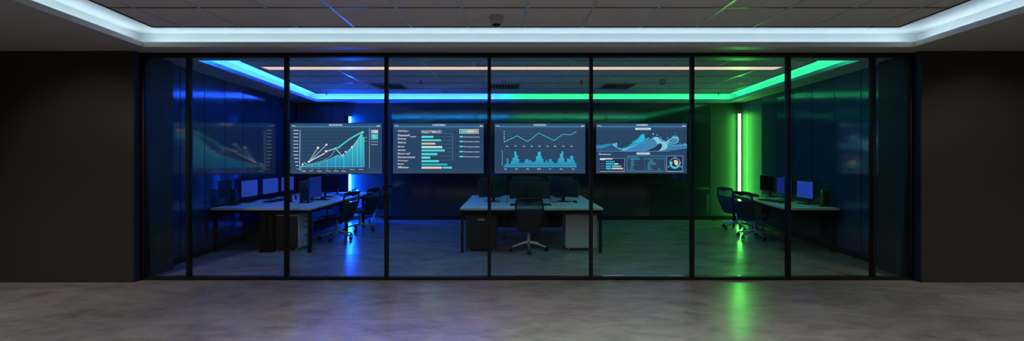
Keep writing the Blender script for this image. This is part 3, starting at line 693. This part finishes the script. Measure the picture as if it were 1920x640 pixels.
pedestal(5.37, 5.63, 9.38, 9.74, .55, 'small pale drawer unit behind the chairs under the far end of the right bench', 'white', '-x', 'white', 3, -.10)

# ------------------------------------------------------------------ monitors
def monitor(label, loc, rz, w=.54, h=.32, bottom=.10, tilt=0, scr='off_screen', back_stand=.09, group=None, sw=.06, first={}):
    key = (w, h, bottom, scr, back_stand, sw)
    if key in first: return dup(first[key], loc, rz, label, group)
    t = thing('monitor', label, 'monitor', loc, rz, group); first[key] = t
    z0, z1 = bottom, bottom+h
    m_ = MB(); m_.bb(-w/2, w/2, 0, .022, z0, z1, .004); m_.bb(-w*.32, w*.32, .022, .038, z0+h*.2, z1-h*.2, .008); m_.build('housing', M['monitor_black'], t)
    m_ = MB(); m_.bb(-w/2+.008, w/2-.008, -.0016, .001, z0+.014, z1-.008); m_.build('display', M[scr], t)
    m_ = MB(); m_.bb(-sw/2, sw/2, back_stand-.035, back_stand-.012, .008, z0+h*.62, .004); m_.bb(-.035, .035, .034, back_stand-.02, z0+h*.42, z0+h*.6, .004)
    m_.build('stand', M['black'], t)
    m_ = MB(); m_.box((0, back_stand*.4, .006), (.24, .19, .011), .004); m_.build('base', M['black'], t)
    return t
ZT = .741
g1 = 'monitors on the blue-lit left bench'; g2 = 'monitors on the desk island'; g3 = 'monitors on the right bench'
P90 = math.pi/2
monitor('nearest blue-lit monitor in the row against the left wall', (-4.86, 7.94, ZT), P90, .50, .315, .10, scr='blue_screen', group=g1)
monitor('middle blue-lit monitor in the row against the left wall', (-4.86, 8.63, ZT), P90, .56, .315, .10, scr='blue_screen', group=g1)
monitor('farthest blue-lit monitor in the row against the left wall', (-4.86, 9.29, ZT), P90, .52, .315, .10, scr='blue_screen', group=g1)
monitor('monitor standing edge-on at the near end of the left bench, beside the headset', (-3.83, 7.90, ZT), P90+math.pi+.16, .50, .38, .03, scr='off_screen', group=g1)
monitor('tall blue-lit monitor just behind the edge-on one on the left bench', (-3.87, 8.44, ZT), P90, .54, .40, .05, scr='blue_screen_dim', group=g1)
monitor('black monitor with bright outline on the left bench, nearer of the two dark ones', (-3.86, 9.02, ZT), P90, .52, .335, .12, group=g1)
monitor('black monitor on the left bench closest to the blue light tube', (-3.86, 9.66, ZT), P90, .52, .335, .12, group=g1)
monitor('wide monitor seen from behind at the front of the island, above the centre chair', (.345, 7.80, ZT), math.pi, .745, .305, .085, sw=.085, back_stand=.11, group=g2)
monitor('middle of the three back-to-camera monitors on the island\'s centre line', (.345, 8.42, ZT), math.pi, .66, .33, .10, sw=.085, back_stand=.11, group=g2)
monitor('rearmost of the three monitors on the island\'s centre line', (.345, 9.18, ZT), math.pi, .62, .33, .10, sw=.085, back_stand=.11, group=g2)
a1 = math.atan2(.35, .46)
monitor('angled monitor at the island\'s front left, showing its dark back', (-.37, 8.12, ZT), math.pi+a1, .58, .33, .09, scr='off_screen', group=g2)
monitor('angled monitor at the island\'s front right, its back lit blue', (1.03, 8.12, ZT), math.pi-a1, .58, .33, .09, scr='off_screen', group=g2)
monitor('angled monitor at the island\'s rear left, mostly hidden by the one before it', (-.36, 8.98, ZT), math.pi+a1*.8, .58, .33, .10, scr='off_screen', group=g2)
monitor('angled monitor at the island\'s rear right, mostly hidden by the one before it', (1.03, 8.98, ZT), math.pi-a1*.8, .58, .33, .10, scr='off_screen', group=g2)
rr_ = -P90+.09-.18
monitor('brightest blue monitor on the right bench, nearest the glass', (5.275, 7.66, ZT), -P90-.05, .46, .315, .10, scr='blue_screen', group=g3)
monitor('dim blue monitor in the middle of the right bench', (5.33, 8.33, ZT), -P90-.05, .50, .33, .11, scr='blue_screen_dim', group=g3)
monitor('dark monitor on the right bench closest to the green light tube', (5.40, 9.01, ZT), -P90-.05, .52, .33, .12, group=g3)

# ------------------------------------------------------------------ desk things
def keyboard(label, loc, rz, w=.44, d=.15, mat='black'):
    t = thing('keyboard', label, 'keyboard', loc, rz)
    m_ = MB(); m_.box((0, 0, .009), (w, d, .016), .004); m_.build('case', M[mat], t)
    m_ = MB(); nx = int(w/.026)
    for i in range(nx):
        for j in range(5): m_.box((-w/2+.02+i*(w-.04)/(nx-1), -d/2+.022+j*(d-.044)/4, .020), (.018, .018, .006), 0)
    m_.build('keys', M['black_soft'], t)
    return t
keyboard('long dark keyboard on the left bench in front of the wall-side monitors', (-4.50, 8.22, ZT), P90-.08, .58, .19)
keyboard('dark keyboard before the black monitors on the left bench', (-3.58, 9.35, ZT), P90, .44, .16)
keyboard('wide dark keyboard behind the centre chair on the island', (.345, 7.50, ZT), 0, .72, .16)
keyboard('dark keyboard on the right bench in front of the blue monitors', (4.98, 8.1, ZT), -P90+.1, .62, .20)
def mouse(label, loc, rz, k=1.0, pad=True):
    t = thing('computer_mouse', label, 'mouse', loc, rz)
    m_ = MB()
    def fn(u, v):
        a = u*math.pi; b2 = v*2*math.pi
        return (.034*k*math.sin(a)*math.cos(b2), .062*k*math.sin(a)*math.sin(b2), max(.0, .040*k*math.cos(a)))
    m_.grid(fn, 8, 18); bmesh.ops.remove_doubles(m_.bm, verts=m_.bm.verts, dist=.0005); m_.build('shell', M['black'], t)
    m_ = MB(); m_.box((0, .035*k, .034*k), (.006, .018, .012), .002); m_.build('scroll_wheel', M['vent'], t)
    return t
t = MB(); t.box((0, 0, .002), (.23, .20, .004), 0); tag(t.build('mouse_pad', M['black_soft'], None, (-3.70, 8.40, ZT)), 'thin dark mouse pad on the left bench by the nearest chair', 'mouse pad')
mouse('large dark mouse on its pad on the left bench by the nearest chair', (-3.69, 8.40, ZT+.0045), .9, 1.5)
mouse('round dark mouse on the island behind the right end monitor stand', (1.19, 7.92, ZT), .4, 1.1)
mouse('large dark mouse at the far end of the right bench', (5.18, 9.1, ZT), .9, 1.7)
def upright(label, loc, rz):  # column read as a stray monitor stand, modelled as a box on a base
    t = thing('desk_upright', label, 'upright', loc, rz, 'column uprights on the benches')
    m_ = MB(); m_.bb(-.042, .042, -.045, .045, .012, .29, .010); m_.build('shaft', M['black'], t)
    m_ = MB(); m_.bb(-.034, .034, -.052, -.044, .03, .275, .003); m_.build('front_plate', M['black_soft'], t)
    m_ = MB(); m_.box((0, 0, .006), (.17, .13, .012), .003); m_.build('base', M['black'], t)
upright('dark column speaker of a monitor stand on a flat base at the outer end of the left bench', (-4.87, 7.50, ZT), .2)
upright('dark column speaker of a monitor stand on a flat base at the outer end of the right bench', (5.37, 7.30, ZT), -.2)
# headset on a stand
t = thing('headset', 'dark headset hung on a short block stand on the left bench', 'headset', (-4.12, 7.98, ZT), .5)
m_ = MB(); m_.bb(-.05, .05, -.035, .035, 0, .012, .003); m_.bb(-.022, .022, -.016, .016, .01, .13, .006); m_.build('stand', M['black'], t)
m_ = MB(); m_.tube([(.085*math.cos(a), 0, .085+.085*math.sin(a)) for a in [math.pi*i/14 for i in range(15)]], .009, 8); m_.build('headband', M['monitor_black'], t)
for sx in (-1, 1):
    m_ = MB(); m_.tube([(sx*.070, 0, .075), (sx*.100, 0, .075)], .034, 18); m_.build('ear_cup', M['black_soft'], t)
# phone
t = thing('desk_phone', 'dark desk telephone with handset at the far end of the left bench', 'telephone', (-3.60, 9.82, ZT), -.5)
m_ = MB(); m_.grid(lambda u, v: ((u-.5)*.20, (v-.5)*.20, .015+.07*v), 2, 2); m_.bm.verts.ensure_lookup_table(); bmesh.ops.solidify(m_.bm, geom=m_.bm.faces[:], thickness=.014); m_.bb(-.09, .09, .03, .09, 0, .06, .004); m_.bb(-.09, .09, -.095, .09, 0, .012, .003); m_.build('body', M['monitor_black'], t)
m_ = MB(); m_.tube([(-.075, -.085, .045), (-.078, -.03, .065), (-.078, .03, .085), (-.075, .085, .10)], [.020, .011, .011, .020], 10); m_.build('handset', M['black'], t)
m_ = MB(); m_.grid(lambda u, v: (.01+u*.075, .02+v*.05, .062+.018*v), 1, 1); m_.build('screen', M['off_screen'], t)
tag(MB().box((0, 0, .003), (.21, .28, .005), 0).build('paper_stack', M['paper'], None, (-3.74, 10.02, ZT)), 'pale sheets of paper at the far end of the left bench', 'paper')
bpy.data.objects['paper_stack'].rotation_euler = (0, 0, .3)
def cable(label, pts):
    m_ = MB(); out = []
    P_ = [Vector(p) for p in pts]
    for i in range(len(P_)-1):
        a, b2, c_, d = P_[max(i-1, 0)], P_[i], P_[i+1], P_[min(i+2, len(P_)-1)]
        for k in range(8):
            q = k/8; out.append(.5*((2*b2)+(c_-a)*q+(2*a-5*b2+4*c_-d)*q*q+(-a+3*b2-3*c_+d)*q**3))
    out.append(P_[-1]); m_.tube(out, .006, 8); tag(m_.build('monitor_cable', M['cable']), label, 'cable')
z_ = ZT+.013
cable('loose dark cable on the island between the left and centre monitors', [(-.10, 7.95, z_), (-.04, 8.15, z_), (-.09, 8.30, .80), (-.04, 8.42, .84), (.02, 8.55, z_), (.05, 8.9, z_)])
cable('loose dark cable on the island between the centre and right monitors', [(.82, 7.85, z_), (.74, 8.1, z_), (.78, 8.28, .80), (.70, 8.42, .85), (.66, 8.62, z_), (.70, 8.9, z_)])

# ------------------------------------------------------------------ office chair
def make_chair(label, loc, rz, group):
    t = thing('office_chair', label, 'chair', loc, rz, group)
    # star base
    m_ = MB()
    for k in range(5):
        a = -math.pi/2 + 2*math.pi*k/5
        d = Vector((math.cos(a), math.sin(a), 0))
        pts = [d*.02+Vector((0, 0, .145)), d*.09+Vector((0, 0, .135)), d*.20+Vector((0, 0, .105)), d*.30+Vector((0, 0, .078))]
        m_.tube(pts, [.026, .024, .018, .013], 10)
    m_.lathe([(.034, .10), (.036, .17), (.028, .185)], seg=20)
    m_.build('star_base', M['chrome'], t)
    for k in range(5):
        a = -math.pi/2 + 2*math.pi*k/5 + .0
        x, y = .31*math.cos(a), .31*math.sin(a); b2 = a+.9
        ux, uy = -math.sin(b2), math.cos(b2)
        m_ = MB()
        for s_ in (-1, 1): m_.tube([(x+ux*s_*.008, y+uy*s_*.008, .028), (x+ux*s_*.026, y+uy*s_*.026, .028)], .028, 16)
        m_.tube([(x, y, .03), (x, y, .085)], .011, 8); m_.tube([(x-ux*.02, y-uy*.02, .045), (x+ux*.02, y+uy*.02, .045)], .022, 10)
        m_.build('caster', M['black'], t)
    m_ = MB(); m_.tube([(0, 0, .17), (0, 0, .27)], .026, 16); m_.tube([(0, 0, .26), (0, 0, .39)], .017, 14); m_.build('gas_lift', M['chrome'], t)
    m_ = MB(); m_.box((0, -.02, .40), (.17, .26, .055), .012); m_.tube([(.08, 0, .40), (.20, 0, .395), (.24, 0, .39)], [.007, .007, .014], 8); m_.build('tilt_mechanism', M['black'], t)
    # seat cushion
    m_ = MB()
    def seat(u, v):
        x = (u-.5); y = (v-.5); r = (abs(2*x)**4+abs(2*y)**4)**.25
        w_ = .5-.03*(2*y)**2
        return (x*w_, y*.48+.03, .478 - .028*max(0, r)**6 - .018*(1-abs(2*x)**2)*(1-abs(2*y)**2) - (.03*max(0, 2*y-.5)**2 if y > 0 else 0))
    m_.grid(seat, 16, 16, .055); m_.build('seat', M['fabric'], t)
    # backrest: frame loop, woven mesh, lumbar shell
    def by(z): q = (z-.39)/.505; return -.225 - .125*q + .06*math.sin(q*math.pi)*-.5
    def hw(z):
        q = (z-.39)/.505; return .170 + .052*math.sin(min(1, q*1.15)*math.pi*.62) - (.012 if q > .92 else 0)
    zs = [.39+.505*i/14 for i in range(15)]
    loop = [(hw(z), by(z)+.012, z) for z in zs]
    topz = zs[-1]
    tp = [(hw(topz)*math.cos(math.pi*i/8), by(topz)+.012-.012*math.sin(math.pi*i/8), topz+.018*math.sin(math.pi*i/8)) for i in range(1, 8)]
    left = [(-x, y, z) for x, y, z in loop[::-1]]
    bt = [(-hw(.39)*math.cos(math.pi*i/8), by(.39)+.012-.02*math.sin(math.pi*i/8), .39-.03*math.sin(math.pi*i/8)) for i in range(1, 8)]
    full = loop+tp+left+bt+[loop[0]]
    m_ = MB(); m_.tube(full, .015, 10, cap=False); m_.build('back_frame', M['black'], t)
    m_ = MB()
    def mesh(u, v):
        z = .38+.525*v; return ((u-.5)*2*(hw(min(.895, max(.39, z)))-.006), by(z)+.012-.03*(1-(2*u-1)**2), z)
    m_.grid(mesh, 14, 18); m_.build('back_mesh', M['mesh'], t)
    m_ = MB()
    def lum(u, v):
        z = .385+.34*v; x = (u-.5)*2*(hw(z)-.02); return (x, by(z)+.004-.032*(1-(2*u-1)**2)-.01, z+.03*(1-(2*u-1)**2)*(v-.5)*.8)
    m_.grid(lum, 12, 10, .010); m_.build('lumbar_shell', M['fabric'], t)
    m_ = MB()
    def head(u, v):
        lo = .868-.035*math.exp(-((u-.5)/.16)**2); z = lo+(.908-lo)*v
        return ((u-.5)*2*.19, by(z)-.010-.02*(1-(2*u-1)**2), z)
    m_.grid(head, 16, 4, .016); m_.build('top_rail', M['black'], t)
    m_ = MB(); m_.tube([(0, -.10, .40), (0, -.22, .395), (0, -.275, .42), (0, -.305, .52), (0, -.325, .62)], [.024, .024, .022, .02, .014], 10)
    m_.tube([(-.19, by(.56)+.01, .56), (0, -.315, .56), (.19, by(.56)+.01, .56)], .012, 8); m_.build('back_support', M['black'], t)
    for sx in (-1, 1):
        m_ = MB(); m_.tube([(sx*.10, .0, .405), (sx*.24, .0, .41), (sx*.285, -.01, .45), (sx*.285, -.01, .615)], [.016, .017, .018, .015], 10)
        o = m_.build('armrest', M['black'], t)
        m_ = MB(); m_.box((sx*.285, .01, .628), (.075, .25, .028), .012); m_.build('arm_pad', M['black_soft'], o)
    return t
gch = 'office chairs at the desks'
ch = make_chair('black mesh office chair seen from behind, centred at the desk island', (.30, 7.25, 0), 0, gch)
dup(ch, (-3.36, 8.24, 0), P90-.30, 'office chair nearest the glass at the blue-lit left bench')
dup(ch, (-3.24, 9.18, 0), P90-.30, 'middle office chair of the three at the blue-lit left bench')
dup(ch, (-3.22, 10.06, 0), P90-.30, 'office chair farthest back at the left bench, near the blue light tube')
dup(ch, (4.76, 8.33, 0), -P90+.36, 'office chair nearer the glass at the right bench')
dup(ch, (4.99, 9.40, 0), -P90+.28, 'office chair in front of the green light tube at the right bench')
for o in bpy.data.objects:
    if o.name.startswith('office_chair'): o['group'] = gch

# ------------------------------------------------------------------ world, camera, view
w = bpy.data.worlds.new('World'); bpy.context.scene.world = w; w.use_nodes = True
w.node_tree.nodes['Background'].inputs[0].default_value = (.5, .5, .5, 1); w.node_tree.nodes['Background'].inputs[1].default_value = .02
cd = bpy.data.cameras.new('camera'); cam = bpy.data.objects.new('camera', cd); C.objects.link(cam)
cam.location = (0, 0, H); cam.rotation_euler = (math.pi/2, 0, 0)
cd.sensor_width = 36; cd.lens = F/1920*36; cd.shift_x = (960-VX)/1920; cd.shift_y = (VY-320)/1920; cd.clip_start = .05
S = bpy.context.scene; S.camera = cam
S.view_settings.view_transform = 'Standard'; S.view_settings.look = 'None'; S.view_settings.gamma = 1; S.view_settings.exposure = 0
S.view_settings.use_curve_mapping = False
S.cycles.use_denoising = True; S.cycles.sample_clamp_indirect = 0; S.cycles.max_bounces = 10; S.cycles.transparent_max_bounces = 16
S.cycles.diffuse_bounces = 4; S.cycles.glossy_bounces = 5; S.cycles.caustics_reflective = False; S.cycles.caustics_refractive = False
